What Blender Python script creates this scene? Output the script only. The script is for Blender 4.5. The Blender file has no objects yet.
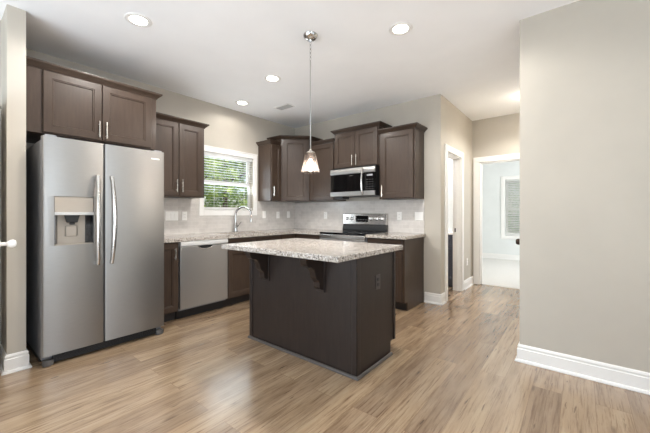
import bpy, bmesh, math, random
from math import pi, sin, cos, tan, atan2, radians
from mathutils import Matrix, Vector

S = bpy.context.scene
C = S.collection
random.seed(7)

# ------------------------------------------------------------------ camera
CAM = (4.05, -4.14, 1.185)
FPX = 315.8
YAW = math.atan(255 / FPX)
cd = bpy.data.cameras.new('camera')
cam = bpy.data.objects.new('camera', cd)
C.objects.link(cam)
cam.location = CAM
cam.rotation_euler = (pi / 2, 0, YAW)
cd.sensor_width = 36
cd.lens = 36 * FPX / 650
cd.shift_y = -3.0 / 650
cd.clip_start = 0.05
S.camera = cam

# ------------------------------------------------------------------ world, sun, daylight, exposure
w = bpy.data.worlds.new('sky')
S.world = w
w.use_nodes = True
wn = w.node_tree.nodes
wn.clear()
wo = wn.new('ShaderNodeOutputWorld')
wb = wn.new('ShaderNodeBackground')
sk = wn.new('ShaderNodeTexSky')
sk.sky_type = 'NISHITA'
sk.sun_disc = False
sk.sun_elevation = radians(50)
sk.sun_rotation = radians(75)
wb.inputs['Strength'].default_value = 0.11
w.node_tree.links.new(sk.outputs[0], wb.inputs[0])
w.node_tree.links.new(wb.outputs[0], wo.inputs[0])


def aim(o, d):
    o.rotation_euler = Vector(d).to_track_quat('-Z', 'Y').to_euler()


sd = bpy.data.lights.new('sun', 'SUN')
sd.energy = 4.8
sd.angle = radians(1.0)
sd.color = (1, .95, .86)
so = bpy.data.objects.new('sun', sd)
C.objects.link(so)
so.location = (6, 2, 12)
aim(so, (-.62, -.10, -.78))


def daylight(loc, d, sx, sz, power, col=(.77, .88, 1.0)):
    """area lamp for daylight, in the kitchen window or in added unseen openings"""
    l = bpy.data.lights.new('window_daylight', 'AREA')
    l.shape = 'RECTANGLE'
    l.size = sx
    l.size_y = sz
    l.energy = power
    l.color = col
    o = bpy.data.objects.new('window_daylight', l)
    C.objects.link(o)
    o.location = loc
    aim(o, d)
    return o


daylight((2.2, -6.06, 1.10), (-.1, 1, .55), 2.9, 1.9, 78)           # added lamp in an unseen, invented patio door, placed to light the range wall
daylight((6.06, -4.7, 1.45), (-1, 0, .8), 1.5, 1.4, 55)         # added lamp in an invented unseen window, tilted up to brighten the ceiling
daylight((6.06, -2.3, 1.45), (-1, -.2, .8), 1.5, 1.4, 9)         # weaker added lamp in a second invented window, out of view
daylight((5.02, 3.4, 1.35), (-1, 0, .1), 1.6, 1.5, 44, (.92, .96, 1.0))   # added lamp in an invented bedroom side window, never in view
daylight((-.10, -1.375, 1.64), (1, 0, .6), .80, .76, 11, (.82, .92, 1.0))   # kitchen window

S.cycles.diffuse_bounces = 8
S.view_settings.view_transform = 'Standard'
S.view_settings.look = 'None'
S.view_settings.gamma = 1
S.view_settings.exposure = 0.62
S.view_settings.use_curve_mapping = False


# ------------------------------------------------------------------ materials
def lin(c):
    return tuple(((v / 255) / 12.92 if v / 255 <= .04045 else ((v / 255 + .055) / 1.055) ** 2.4) for v in c) + (1,)


class NT:
    def __init__(s, name):
        s.m = bpy.data.materials.new(name)
        s.m.use_nodes = True
        s.n = s.m.node_tree.nodes
        s.l = s.m.node_tree.links
        s.b = s.n['Principled BSDF']
        s.o = s.n['Material Output']

    def new(s, t, **k):
        n = s.n.new(t)
        for a, v in k.items():
            setattr(n, a, v)
        return n

    def coord(s, scale=(1, 1, 1), rot=(0, 0, 0), kind='Object'):
        tc = s.new('ShaderNodeTexCoord')
        mp = s.new('ShaderNodeMapping')
        mp.inputs['Scale'].default_value = scale
        mp.inputs['Rotation'].default_value = rot
        s.l.new(tc.outputs[kind], mp.inputs[0])
        return mp.outputs[0]

    def noise(s, vec, scale, detail=4, rough=.55):
        n = s.new('ShaderNodeTexNoise')
        n.inputs['Scale'].default_value = scale
        n.inputs['Detail'].default_value = detail
        n.inputs['Roughness'].default_value = rough
        s.l.new(vec, n.inputs['Vector'])
        return n.outputs[0]

    def ramp(s, fac, stops, interp='LINEAR'):
        r = s.new('ShaderNodeValToRGB')
        r.color_ramp.interpolation = interp
        e = r.color_ramp.elements
        while len(e) < len(stops):
            e.new(.5)
        for i, (p, c) in enumerate(stops):
            e[i].position = p
            e[i].color = c
        s.l.new(fac, r.inputs[0])
        return r.outputs[0]

    def mix(s, fac, a, b, mode='MIX'):
        n = s.new('ShaderNodeMix', data_type='RGBA', blend_type=mode)
        for sock, v in ((n.inputs[0], fac), (n.inputs[6], a), (n.inputs[7], b)):
            if isinstance(v, (int, float, tuple)):
                sock.default_value = v
            else:
                s.l.new(v, sock)
        return n.outputs[2]

    def bump(s, h, strength, dist=.002):
        b = s.new('ShaderNodeBump')
        b.inputs['Strength'].default_value = strength
        b.inputs['Distance'].default_value = dist
        s.l.new(h, b.inputs['Height'])
        s.l.new(b.outputs[0], s.b.inputs['Normal'])

    def set(s, **k):
        for a, v in k.items():
            i = s.b.inputs[a.replace('_', ' ')]
            if isinstance(v, (int, float, tuple)):
                i.default_value = v
            else:
                s.l.new(v, i)
        return s.m


def paint(name, rgb, rough=.6, var=.03, bump=.05, scale=60):
    t = NT(name)
    v = t.coord()
    c = lin(rgb)
    n = t.noise(v, 3, 3)
    hi = tuple(min(1, x * (1 + var)) for x in c[:3]) + (1,)
    lo = tuple(x * (1 - var) for x in c[:3]) + (1,)
    t.set(Base_Color=t.ramp(n, [(.3, lo), (.7, hi)]), Roughness=rough)
    if bump:
        t.bump(t.noise(v, scale * 4, 2), bump, .001)
    return t.m


def metal(name, rgb, rough, streak=(1, 60, 1), amt=.06, metallic=1.0):
    t = NT(name)
    v = t.coord(streak)
    n = t.noise(v, 14, 3)
    c = lin(rgb)
    hi = tuple(min(1, x * (1 + amt)) for x in c[:3]) + (1,)
    lo = tuple(x * (1 - amt) for x in c[:3]) + (1,)
    rr = t.new('ShaderNodeMapRange')
    rr.inputs[3].default_value = rough * .85
    rr.inputs[4].default_value = rough * 1.15
    t.l.new(n, rr.inputs[0])
    t.set(Base_Color=t.ramp(n, [(.3, lo), (.7, hi)]), Metallic=metallic, Roughness=rr.outputs[0])
    return t.m


def stained(name, dark, light, rough=.38, horiz=False):
    t = NT(name)
    v = t.coord((9, 9, 1.1) if not horiz else (1.1, 9, 9))
    n1 = t.noise(v, 5, 6, .6)
    v2 = t.coord((1, 1, 1))
    n2 = t.noise(v2, 2.2, 3)
    col = t.ramp(n1, [(.25, lin(dark)), (.75, lin(light))])
    col = t.mix(.35, col, t.ramp(n2, [(.3, lin(dark)), (.7, lin(light))]))
    t.set(Base_Color=col, Roughness=rough)
    t.b.inputs['Coat Weight'].default_value = .12
    t.b.inputs['Specular IOR Level'].default_value = .28
    t.b.inputs['Coat Roughness'].default_value = .16
    t.bump(n1, .06, .001)
    return t.m


def emit(name, rgb, strength):
    t = NT(name)
    t.set(Base_Color=lin(rgb), Emission_Color=lin(rgb), Emission_Strength=strength, Roughness=.5)
    return t.m


M = {}
M['wall'] = paint('greige_wall_paint', (187, 180, 168), .62)
M['wall_white'] = paint('pale_wall_paint', (222, 224, 222), .6)
M['ceiling'] = paint('white_ceiling_paint', (247, 247, 247), .8, .015, .1, 90)
M['trim'] = paint('white_trim_paint', (236, 234, 230), .38, .01, 0)
M['plate'] = paint('white_plastic', (240, 238, 234), .35, .01, 0)
M['wood'] = stained('dark_stained_maple', (54, 42, 34), (74, 60, 50), .42)
M['wood_h'] = stained('dark_stained_maple_rail', (52, 41, 34), (68, 55, 46), .36, True)
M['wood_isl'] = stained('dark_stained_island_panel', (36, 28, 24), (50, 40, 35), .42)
M['wood_in'] = paint('dark_cabinet_board', (40, 34, 30), .7, .05, 0)  # dark board colour used for the toe kicks
M['steel'] = metal('brushed_stainless', (160, 158, 155), .43, (1, 1, 70))
M['steel_h'] = metal('polished_stainless', (206, 203, 199), .24, (1, 1, 40), .03)
M['nickel'] = metal('brushed_nickel', (205, 200, 192), .27, (1, 1, 30), .04)
M['chrome'] = metal('chrome', (196, 195, 193), .14, (1, 1, 4), .02)
M['greymetal'] = metal('grey_painted_steel', (140, 140, 143), .5, (1, 1, 4), .04, .0)
M['beige_steel'] = metal('champagne_panel', (176, 166, 154), .5, (1, 1, 50), .04, .3)
M['black'] = paint('black_plastic', (22, 22, 23), .4, .05, 0)
M['blackglass'] = paint('black_glass', (10, 10, 11), .06, .05, 0)
M['darkplate'] = paint('dark_brown_plastic', (62, 56, 53), .4, .03, 0)
M['greyplastic'] = paint('grey_plastic', (84, 82, 80), .45, .03, 0)
M['bronze'] = metal('dark_bronze', (70, 58, 50), .3, (1, 1, 4), .05)
M['vanity'] = paint('slate_blue_cabinet_paint', (78, 80, 92), .45, .04, 0)
M['recess'] = metal('dark_polished_steel', (120, 124, 130), .22, (1, 1, 6), .05)
M['louver'] = paint('grey_louver', (176, 174, 170), .5, .02, 0)
M['satin'] = metal('satin_stainless', (180, 178, 175), .36, (60, 60, 1), .04, .82)
M['silver'] = paint('silver_panel', (196, 195, 192), .4, .02, 0)
M['shoe'] = paint('grey_shoe_moulding', (82, 75, 70), .4, .05, 0)
M['bulb'] = emit('warm_bulb', (255, 240, 222), 22)
M['lens'] = emit('downlight_lens', (255, 247, 232), 9)
M['bark'] = paint('tree_bark', (92, 76, 60), .9, .2, .4, 10)
M['grass'] = paint('lawn_ground', (110, 128, 78), .95, .25, .3, 10)


def floor_mat():
    t = NT('oak_plank_floor')
    v = t.coord((1, 1, 1), (0, 0, pi / 2))
    br = t.new('ShaderNodeTexBrick')
    br.offset = .37
    br.offset_frequency = 2
    for k, x in (('Scale', 1), ('Brick Width', 1.55), ('Row Height', .165), ('Mortar Size', .0014), ('Mortar Smooth', .2), ('Bias', 0)):
        br.inputs[k].default_value = x
    br.inputs['Color1'].default_value = (0, 0, 0, 1)
    br.inputs['Color2'].default_value = (1, 1, 1, 1)
    br.inputs['Mortar'].default_value = (.5, .5, .5, 1)
    t.l.new(v, br.inputs['Vector'])
    # each plank takes its own slice of grain
    wn_ = t.new('ShaderNodeCombineXYZ')
    t.l.new(br.outputs['Color'], wn_.inputs[2])
    sc = t.new('ShaderNodeVectorMath', operation='SCALE')
    sc.inputs[3].default_value = 9
    t.l.new(wn_.outputs[0], sc.inputs[0])
    gv = t.coord((7, .9, 1))
    ad = t.new('ShaderNodeVectorMath', operation='ADD')
    t.l.new(gv, ad.inputs[0])
    t.l.new(sc.outputs[0], ad.inputs[1])
    g1 = t.noise(ad.outputs[0], 2.2, 8, .62)
    gv2 = t.coord((38, 1.5, 1))
    ad2 = t.new('ShaderNodeVectorMath', operation='ADD')
    t.l.new(gv2, ad2.inputs[0])
    t.l.new(sc.outputs[0], ad2.inputs[1])
    g2 = t.noise(ad2.outputs[0], 2.0, 6, .7)
    base = t.ramp(g1, [(.25, lin((142, 119, 95))), (.5, lin((172, 150, 125))), (.75, lin((192, 173, 148)))])
    tone = t.ramp(br.outputs['Color'], [(0, lin((208, 200, 194))), (.5, lin((236, 229, 220))), (1, lin((255, 251, 242)))])
    col = t.mix(1.0, base, tone, 'MULTIPLY')
    dark = t.ramp(g2, [(.30, lin((150, 124, 102))), (.50, (1, 1, 1, 1))])
    col = t.mix(.8, col, dark, 'MULTIPLY')
    # short dark flecks and splits along the grain
    fv = t.coord((26, 3.2, 1))
    f1 = t.noise(fv, 1.6, 3, .5)
    col = t.mix(.7, col, t.ramp(f1, [(.27, lin((96, 74, 58))), (.335, (1, 1, 1, 1))]), 'MULTIPLY')
    # knots
    kv = t.coord((5, 1.1, 1))
    vo = t.new('ShaderNodeTexVoronoi')
    vo.inputs['Scale'].default_value = 1.6
    t.l.new(kv, vo.inputs['Vector'])
    kn = t.ramp(vo.outputs['Distance'], [(.03, lin((96, 70, 48))), (.11, (1, 1, 1, 1))])
    col = t.mix(.6, col, kn, 'MULTIPLY')
    col = t.mix(br.outputs['Fac'], col, lin((132, 106, 82)))
    t.set(Base_Color=col, Roughness=t.ramp(g1, [(.2, (.27,) * 3 + (1,)), (.8, (.19,) * 3 + (1,))]))
    t.b.inputs['Specular IOR Level'].default_value = .9
    t.b.inputs['Coat Weight'].default_value = .4
    t.b.inputs['Coat Roughness'].default_value = .24
    mth = t.new('ShaderNodeMath', operation='SUBTRACT')
    t.l.new(g1, mth.inputs[0])
    t.l.new(br.outputs['Fac'], mth.inputs[1])
    t.bump(mth.outputs[0], .06, .002)
    return t.m


def granite_mat():
    t = NT('speckled_granite')
    v = t.coord()
    n = t.noise(v, 30, 5, .6)
    base = t.ramp(n, [(.3, lin((166, 156, 146))), (.5, lin((182, 173, 163))), (.7, lin((194, 187, 178)))])
    def fl(scale, a, b, c, amt, col):
        vo = t.new('ShaderNodeTexVoronoi')
        vo.inputs['Scale'].default_value = scale
        t.l.new(v, vo.inputs['Vector'])
        sel = t.new('ShaderNodeSeparateColor')
        t.l.new(vo.outputs['Color'], sel.inputs[0])
        f = t.ramp(sel.outputs[0], [(a, (0, 0, 0, 1)), (b, (1, 1, 1, 1))])
        mm = t.new('ShaderNodeMath', operation='MULTIPLY')
        t.l.new(f, mm.inputs[0])
        mm.inputs[1].default_value = amt
        return t.mix(mm.outputs[0], c, col)
    c = fl(115, .70, .74, base, .5, lin((126, 116, 108)))
    c = fl(160, .79, .82, c, .85, lin((56, 50, 48)))
    c = fl(118, .80, .84, c, .6, lin((232, 227, 221)))
    t.set(Base_Color=c, Roughness=.14)
    return t.m


def tile_mat():
    t = NT('small_glazed_backsplash_tile')
    tc = t.new('ShaderNodeTexCoord')
    # use x+y across and z up so both walls share one pattern
    sp = t.new('ShaderNodeSeparateXYZ')
    t.l.new(tc.outputs['Object'], sp.inputs[0])
    ad = t.new('ShaderNodeMath', operation='ADD')
    t.l.new(sp.outputs[0], ad.inputs[0])
    t.l.new(sp.outputs[1], ad.inputs[1])
    cb = t.new('ShaderNodeCombineXYZ')
    t.l.new(ad.outputs[0], cb.inputs[0])
    t.l.new(sp.outputs[2], cb.inputs[1])
    br = t.new('ShaderNodeTexBrick')
    br.offset = .5
    for k, x in (('Scale', 1), ('Brick Width', .098), ('Row Height', .049), ('Mortar Size', .0018), ('Bias', 0)):
        br.inputs[k].default_value = x
    br.inputs['Color1'].default_value = lin((196, 190, 184))
    br.inputs['Color2'].default_value = lin((210, 204, 198))
    br.inputs['Mortar'].default_value = lin((216, 211, 206))
    t.l.new(cb.outputs[0], br.inputs['Vector'])
    n = t.noise(tc.outputs['Object'], 14, 3)
    col = t.mix(.25, br.outputs['Color'], t.ramp(n, [(.3, lin((188, 184, 180))), (.7, lin((224, 219, 213)))]))
    t.set(Base_Color=col, Roughness=.22)
    iv = t.new('ShaderNodeMath', operation='SUBTRACT')
    iv.inputs[0].default_value = 1
    t.l.new(br.outputs['Fac'], iv.inputs[1])
    t.bump(iv.outputs[0], .35, .001)
    return t.m


def carpet_mat():
    t = NT('pale_carpet')
    v = t.coord()
    n = t.noise(v, 180, 3, .7)
    t.set(Base_Color=t.ramp(n, [(.3, lin((196, 192, 186))), (.7, lin((226, 223, 218)))]), Roughness=.95)
    t.bump(n, .6, .004)
    return t.m


def glass_mat(name, tint=(1, 1, 1, 1), fac=.08):
    t = NT(name)
    tr = t.new('ShaderNodeBsdfTransparent')
    tr.inputs[0].default_value = tint
    gl = t.new('ShaderNodeBsdfGlossy')
    gl.inputs['Roughness'].default_value = .02
    fr = t.new('ShaderNodeFresnel')
    fr.inputs[0].default_value = 1.45
    mx = t.new('ShaderNodeMixShader')
    t.l.new(fr.outputs[0], mx.inputs[0])
    t.l.new(tr.outputs[0], mx.inputs[1])
    t.l.new(gl.outputs[0], mx.inputs[2])
    t.l.new(mx.outputs[0], t.o.inputs[0])
    return t.m


def shade_mat():
    t = NT('seeded_glass_shade')
    v = t.coord()
    n = t.noise(v, 70, 3, .7)
    tr = t.new('ShaderNodeBsdfTransparent')
    t.l.new(t.ramp(n, [(.35, (.62, .56, .53, 1)), (.65, (.92, .87, .84, 1))]), tr.inputs[0])
    tl = t.new('ShaderNodeBsdfTranslucent')
    tl.inputs[0].default_value = (.96, .88, .83, 1)
    gl = t.new('ShaderNodeBsdfGlossy')
    gl.inputs['Roughness'].default_value = .08
    a = t.new('ShaderNodeMixShader')
    a.inputs[0].default_value = .022
    t.l.new(tr.outputs[0], a.inputs[1])
    t.l.new(tl.outputs[0], a.inputs[2])
    b = t.new('ShaderNodeMixShader')
    b.inputs[0].default_value = .05
    t.l.new(a.outputs[0], b.inputs[1])
    t.l.new(gl.outputs[0], b.inputs[2])
    t.l.new(b.outputs[0], t.o.inputs[0])
    return t.m


def leaf_mat(name, a, b):
    t = NT(name)
    v = t.coord()
    n = t.noise(v, 3.5, 3)
    col = t.ramp(n, [(.3, lin(a)), (.7, lin(b))])
    t.set(Base_Color=col, Roughness=.55)
    tl = t.new('ShaderNodeBsdfTranslucent')
    t.l.new(col, tl.inputs[0])
    mx = t.new('ShaderNodeMixShader')
    mx.inputs[0].default_value = .35
    t.l.new(t.b.outputs[0], mx.inputs[1])
    t.l.new(tl.outputs[0], mx.inputs[2])
    t.l.new(mx.outputs[0], t.o.inputs[0])
    return t.m


def blind_mat():
    t = NT('white_blind_slat')
    v = t.coord()
    n = t.noise(v, 6, 2)
    col = t.ramp(n, [(.3, lin((232, 232, 228))), (.7, lin((240, 240, 237)))])
    t.set(Base_Color=col, Roughness=.45)
    tl = t.new('ShaderNodeBsdfTranslucent')
    t.l.new(col, tl.inputs[0])
    mx = t.new('ShaderNodeMixShader')
    mx.inputs[0].default_value = .25
    t.l.new(t.b.outputs[0], mx.inputs[1])
    t.l.new(tl.outputs[0], mx.inputs[2])
    t.l.new(mx.outputs[0], t.o.inputs[0])
    return t.m


M['floor'] = floor_mat()
M['granite'] = granite_mat()
M['tile'] = tile_mat()
M['carpet'] = carpet_mat()
M['glass'] = glass_mat('window_glass')
M['shade'] = shade_mat()
M['leaf'] = leaf_mat('green_leaves', (96, 136, 50), (186, 206, 104))
M['leaf2'] = leaf_mat('deep_green_leaves', (84, 122, 58), (156, 184, 98))
M['blind'] = blind_mat()


# ------------------------------------------------------------------ mesh builder
class MB:
    def __init__(s, M_=None):
        s.v, s.f = [], []
        s.M = M_ or Matrix()

    def add(s, vs, fs):
        b = len(s.v)
        s.v += [tuple(s.M @ Vector(p)) for p in vs]
        s.f += [tuple(i + b for i in f) for f in fs]
        return s

    def box(s, x0, y0, z0, x1, y1, z1):
        x0, x1 = min(x0, x1), max(x0, x1)
        y0, y1 = min(y0, y1), max(y0, y1)
        z0, z1 = min(z0, z1), max(z0, z1)
        vs = [(x0, y0, z0), (x1, y0, z0), (x1, y1, z0), (x0, y1, z0), (x0, y0, z1), (x1, y0, z1), (x1, y1, z1), (x0, y1, z1)]
        return s.add(vs, [(3, 2, 1, 0), (4, 5, 6, 7), (0, 1, 5, 4), (1, 2, 6, 5), (2, 3, 7, 6), (3, 0, 4, 7)])

    def loft(s, rings, cap0=True, cap1=True, closed=True):
        n = len(rings[0])
        vs = [p for r in rings for p in r]
        fs = []
        for k in range(len(rings) - 1):
            for i in range(n if closed else n - 1):
                j = (i + 1) % n
                fs.append((k * n + i, k * n + j, (k + 1) * n + j, (k + 1) * n + i))
        if cap0:
            fs.append(tuple(range(n - 1, -1, -1)))
        if cap1:
            fs.append(tuple((len(rings) - 1) * n + i for i in range(n)))
        return s.add(vs, fs)

    def prism(s, poly, a0, a1, axis='z'):
        """2-D outline carried from a0 to a1 along an axis"""
        def P(p, a):
            return {'z': (p[0], p[1], a), 'y': (p[0], a, p[1]), 'x': (a, p[0], p[1])}[axis]
        return s.loft([[P(p, a0) for p in poly], [P(p, a1) for p in poly]])

    def lathe(s, prof, c=(0, 0, 0), n=24, axis='z', cap=True):
        rings = []
        for r, h in prof:
            ring = []
            for i in range(n):
                a = 2 * pi * i / n
                q = {'z': (r * cos(a), r * sin(a), h), 'y': (r * cos(a), h, -r * sin(a)), 'x': (h, r * cos(a), r * sin(a))}[axis]
                ring.append((c[0] + q[0], c[1] + q[1], c[2] + q[2]))
            rings.append(ring)
        return s.loft(rings, cap, cap)

    def tube(s, pts, r, n=12, sx=1.0):
        pts = [Vector(p) for p in pts]
        rings = []
        prev = None
        for i, p in enumerate(pts):
            t = (pts[min(i + 1, len(pts) - 1)] - pts[max(i - 1, 0)]).normalized()
            if prev is None:
                up = Vector((0, 0, 1)) if abs(t.z) < .9 else Vector((1, 0, 0))
                a = t.cross(up).normalized()
            else:
                a = (prev - t * prev.dot(t)).normalized()
            prev = a
            b = t.cross(a)
            rr = r[i] if isinstance(r, (list, tuple)) else r
            rings.append([tuple(p + a * (rr * sx * cos(2 * pi * k / n)) + b * (rr * sin(2 * pi * k / n))) for k in range(n)])
        return s.loft(rings)

    def sweep(s, path, prof, z0=0, closed_path=False):
        """profile (out, up) run along a plan polyline; out = right of travel"""
        P = [Vector(p) for p in path]
        n = len(P)
        rings = []
        for i in range(n):
            d0 = (P[i] - P[i - 1]).normalized() if i > 0 else None
            d1 = (P[i + 1] - P[i]).normalized() if i < n - 1 else None
            if d0 is None:
                o = Vector((d1.y, -d1.x))
            elif d1 is None:
                o = Vector((d0.y, -d0.x))
            else:
                n0, n1 = Vector((d0.y, -d0.x)), Vector((d1.y, -d1.x))
                o = n0 + n1
                o = o / max(.2, (1 + n0.dot(n1)))
            rings.append([(P[i].x + o.x * a, P[i].y + o.y * a, z0 + h) for a, h in prof])
        return s.loft(rings)

    def door(s, x0, z0, x1, z1, y, t=.020, st=.056):
        """five-piece recessed door, front towards -y"""
        def R(i, yy):
            return [(x0 + i, yy, z0 + i), (x1 - i, yy, z0 + i), (x1 - i, yy, z1 - i), (x0 + i, yy, z1 - i)]
        return s.loft([R(0, y), R(0, y - t + .003), R(.003, y - t), R(st, y - t), R(st + .004, y - t + .004),
                       R(st + .011, y - t + .004), R(st + .015, y - t + .013)])

    def build(s, name, mat, parent=None, bevel=0, seg=2, smooth=35, kind=None):
        me = bpy.data.meshes.new(name)
        me.from_pydata(s.v, [], s.f)
        bm = bmesh.new()
        bm.from_mesh(me)
        bmesh.ops.recalc_face_normals(bm, faces=bm.faces)
        bm.to_mesh(me)
        bm.free()
        me.materials.append(mat)
        if smooth:
            me.shade_smooth()
            me.set_sharp_from_angle(angle=radians(smooth))
        o = bpy.data.objects.new(name, me)
        C.objects.link(o)
        if parent:
            o.parent = parent
        if bevel:
            m = o.modifiers.new('edge', 'BEVEL')
            m.width = bevel
            m.segments = seg
            m.limit_method = 'ANGLE'
            m.angle_limit = radians(40)
        if kind:
            o['kind'] = kind
        return o


def tag(o, label, cat, group=None):
    o['label'] = label
    o['category'] = cat
    if group:
        o['group'] = group
    return o


def thing(name, label, cat, loc=(0, 0, 0), rz=0, group=None):
    o = bpy.data.objects.new(name, None)
    o.empty_display_size = .1
    C.objects.link(o)
    o.location = loc
    o.rotation_euler = (0, 0, rz)
    return tag(o, label, cat, group)


def struct(name, mb, mat, bevel=0, parent=None):
    return mb.build(name, mat, parent, bevel, kind='structure')


def copy_tree(o, parent=None):
    c = o.copy()
    C.objects.link(c)
    if parent:
        c.parent = parent
    for ch in list(o.children):
        copy_tree(ch, c)
    return c


# ------------------------------------------------------------------ room shell
H = 2.74
T = .12
struct('floor', MB().box(-.12, -6.1, -.12, 6.1, 1.61, 0).box(.4, 1.55, -.12, 2.0, 1.7, 0), M['floor'])
struct('floor_carpet', MB().box(1.5, 1.61, -.12, 5.1, 5.22, .008), M['carpet'])
struct('ceiling', MB().box(-.12, -6.12, H, 6.12, 5.22, H + .12), M['ceiling'])

# window wall, x = 0, with the window opening cut
WY0, WY1, WZ0, WZ1 = -1.80, -.95, 1.235, 2.05
mb = MB()
mb.box(-T, -4.75, 0, 0, WY0, H).box(-T, WY1, 0, 0, T, H).box(-T, WY0, 0, 0, WY1, WZ0).box(-T, WY0, WZ1, 0, WY1, H)
struct('wall_left', mb, M['wall'])
# range wall
struct('wall_back', MB().box(0, 0, 0, 2.64, T, H), M['wall'])
# hall left wall with the bathroom doorway
DY0, DY1, DZ = .24, .91, 2.03
mb = MB().box(2.52, T, 0, 2.64, DY0, H).box(2.52, DY1, 0, 2.64, 1.55, H).box(2.52, DY0, DZ, 2.64, DY1, H)
struct('wall_hall_left', mb, M['wall'])
# hall end wall with the bedroom doorway
EX0, EX1 = 2.75, 3.55
struct('wall_bathroom_end', MB().box(.4, 1.55, 0, 2.52, 1.67, H), M['wall_white'])
mb = MB().box(2.52, 1.55, 0, EX0, 1.67, H).box(EX1, 1.55, 0, 5.1, 1.67, H).box(EX0, 1.55, DZ, EX1, 1.67, H)
struct('wall_hall_end', mb, M['wall'])
# right wall (its end is the corner in view) and the hall's right wall with a door
struct('wall_right', MB().box(3.672, -1.18, 0, 6.12, -1.06, H), M['wall'])
mb = MB().box(3.70, -.20, 0, 3.82, 1.55, H).box(3.70, -1.06, DZ, 3.82, -.20, H)
struct('wall_hall_right', mb, M['wall'])
# stub wall beside the refrigerator, pantry behind it
struct('wall_stub', MB().box(0, -3.80, 0, .74, -3.695, H), M['wall'])
struct('wall_pantry_front', MB().box(.30, -6.0, 0, .42, -4.66, H).box(.30, -4.66, DZ + .02, .42, -3.80, H), M['wall'])
struct('wall_pantry_side', MB().box(0, -4.75, 0, .30, -4.66, H), M['wall'])
# living room outer walls
mb = MB()
mb.box(.30, -6.12, 0, .7, -6.0, H).box(3.7, -6.12, 0, 6.12, -6.0, H).box(.7, -6.12, 2.1, 3.7, -6.0, H)
struct('wall_south', mb, M['wall'])
mb = MB()
ys = [-6.0, -5.45, -3.95, -3.05, -1.55, -1.18]
mb.box(6.0, ys[0], 0, 6.12, ys[1], H).box(6.0, ys[2], 0, 6.12, ys[3], H).box(6.0, ys[4], 0, 6.12, ys[5], H)
for a, b in ((ys[1], ys[2]), (ys[3], ys[4])):
    mb.box(6.0, a, 0, 6.12, b, .75).box(6.0, a, 2.15, 6.12, b, H)
struct('wall_east', mb, M['wall'])
# bathroom and bedroom
struct('wall_bathroom', MB().box(.4, T, 0, .52, 1.55, H), M['wall_white'])
BX0, BX1, BZ0, BZ1 = 2.55, 3.45, .62, 2.05
mb = MB().box(1.5, 5.1, 0, BX0, 5.22, H).box(BX1, 5.1, 0, 5.1, 5.22, H).box(BX0, 5.1, 0, BX1, 5.22, BZ0).box(BX0, 5.1, BZ1, BX1, 5.22, H)
struct('wall_bedroom_far', mb, M['wall_white'])
struct('wall_bedroom_left', MB().box(1.38, 1.67, 0, 1.5, 5.22, H), M['wall_white'])
mb = MB().box(5.1, 1.55, 0, 5.22, 2.6, H).box(5.1, 4.2, 0, 5.22, 5.22, H).box(5.1, 2.6, 0, 5.22, 4.2, .6).box(5.1, 2.6, 2.1, 5.22, 4.2, H)
struct('wall_bedroom_right', mb, M['wall_white'])

# baseboards
BB = [(0, 0), (.030, 0), (.030, .008), (.024, .018), (.016, .021), (.016, .100), (.011, .104), (.010, .112), (.013, .118), (.011, .128), (.004, .135), (0, .135)]


def base(name, path):
    struct(name, MB().sweep(path, BB, .001), M['trim'])


base('baseboard_right', [(3.672, -1.075), (3.672, -1.18), (6.0, -1.18)])
base('baseboard_back', [(2.43, 0), (2.64, 0), (2.64, .145)])
base('baseboard_hall', [(2.64, 1.005), (2.64, 1.55), (2.655, 1.55)])
base('baseboard_stub', [(.44, -3.80), (.74, -3.80), (.74, -3.695), (.5, -3.695)])
base('baseboard_bedroom', [(1.5, 5.1), (5.1, 5.1)])
base('baseboard_pantry', [(.42, -6.0), (.42, -4.67)])

# backsplash tile
CT = .914
mb = MB()
mb.box(0.0005, -2.70, CT, .009, -1.866, 1.3845).box(.0005, -.878, CT, .009, -.0005, 1.3845).box(.0005, -1.866, CT, .009, -.878, 1.157)
mb.box(.009, -.009, CT, 2.425, -.0005, 1.3785).box(1.137, -.009, .70, 1.895, -.0005, CT)
struct('trim_1', mb, M['tile'])

# kitchen window
mb = MB()
cw = .068
mb.box(.0005, WY0 - .002 - cw, WZ0 - .08, .018, WY0 - .002, WZ1 + .08)
mb.box(.0005, WY1 + .002, WZ0 - .08, .018, WY1 + .002 + cw, WZ1 + .08)
mb.box(.0005, WY0 - .002, WZ1, .018, WY1 + .002, WZ1 + .08).box(.0005, WY0 - .002, WZ0 - .08, .018, WY1 + .002, WZ0)
mb.box(.018, WY0 - .002 - cw, WZ1 + .062, .026, WY1 + .002 + cw, WZ1 + .08)
win = struct('window_1', mb, M['trim'], .003)
mb = MB()
for (y0, y1, z0, z1, x) in ((WY0 + .002, WY1 - .002, WZ0 + .002, 1.655, -.075), (WY0 + .002, WY1 - .002, 1.625, WZ1 - .002, -.105)):
    f = .042
    mb.box(x - .014, y0, z0, x + .014, y0 + f, z1).box(x - .014, y1 - f, z0, x + .014, y1, z1)
    mb.box(x - .014, y0 + f, z0, x + .014, y1 - f, z0 + f).box(x - .014, y0 + f, z1 - f, x + .014, y1 - f, z1)
mb.build('window_frame', M['trim'], win)
MB().box(-.078, WY0 + .045, WZ0 + .045, -.074, WY1 - .045, 1.612).box(-.108, WY0 + .045, 1.668, -.104, WY1 - .045, WZ1 - .045).build('window_pane', M['glass'], win)

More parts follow.
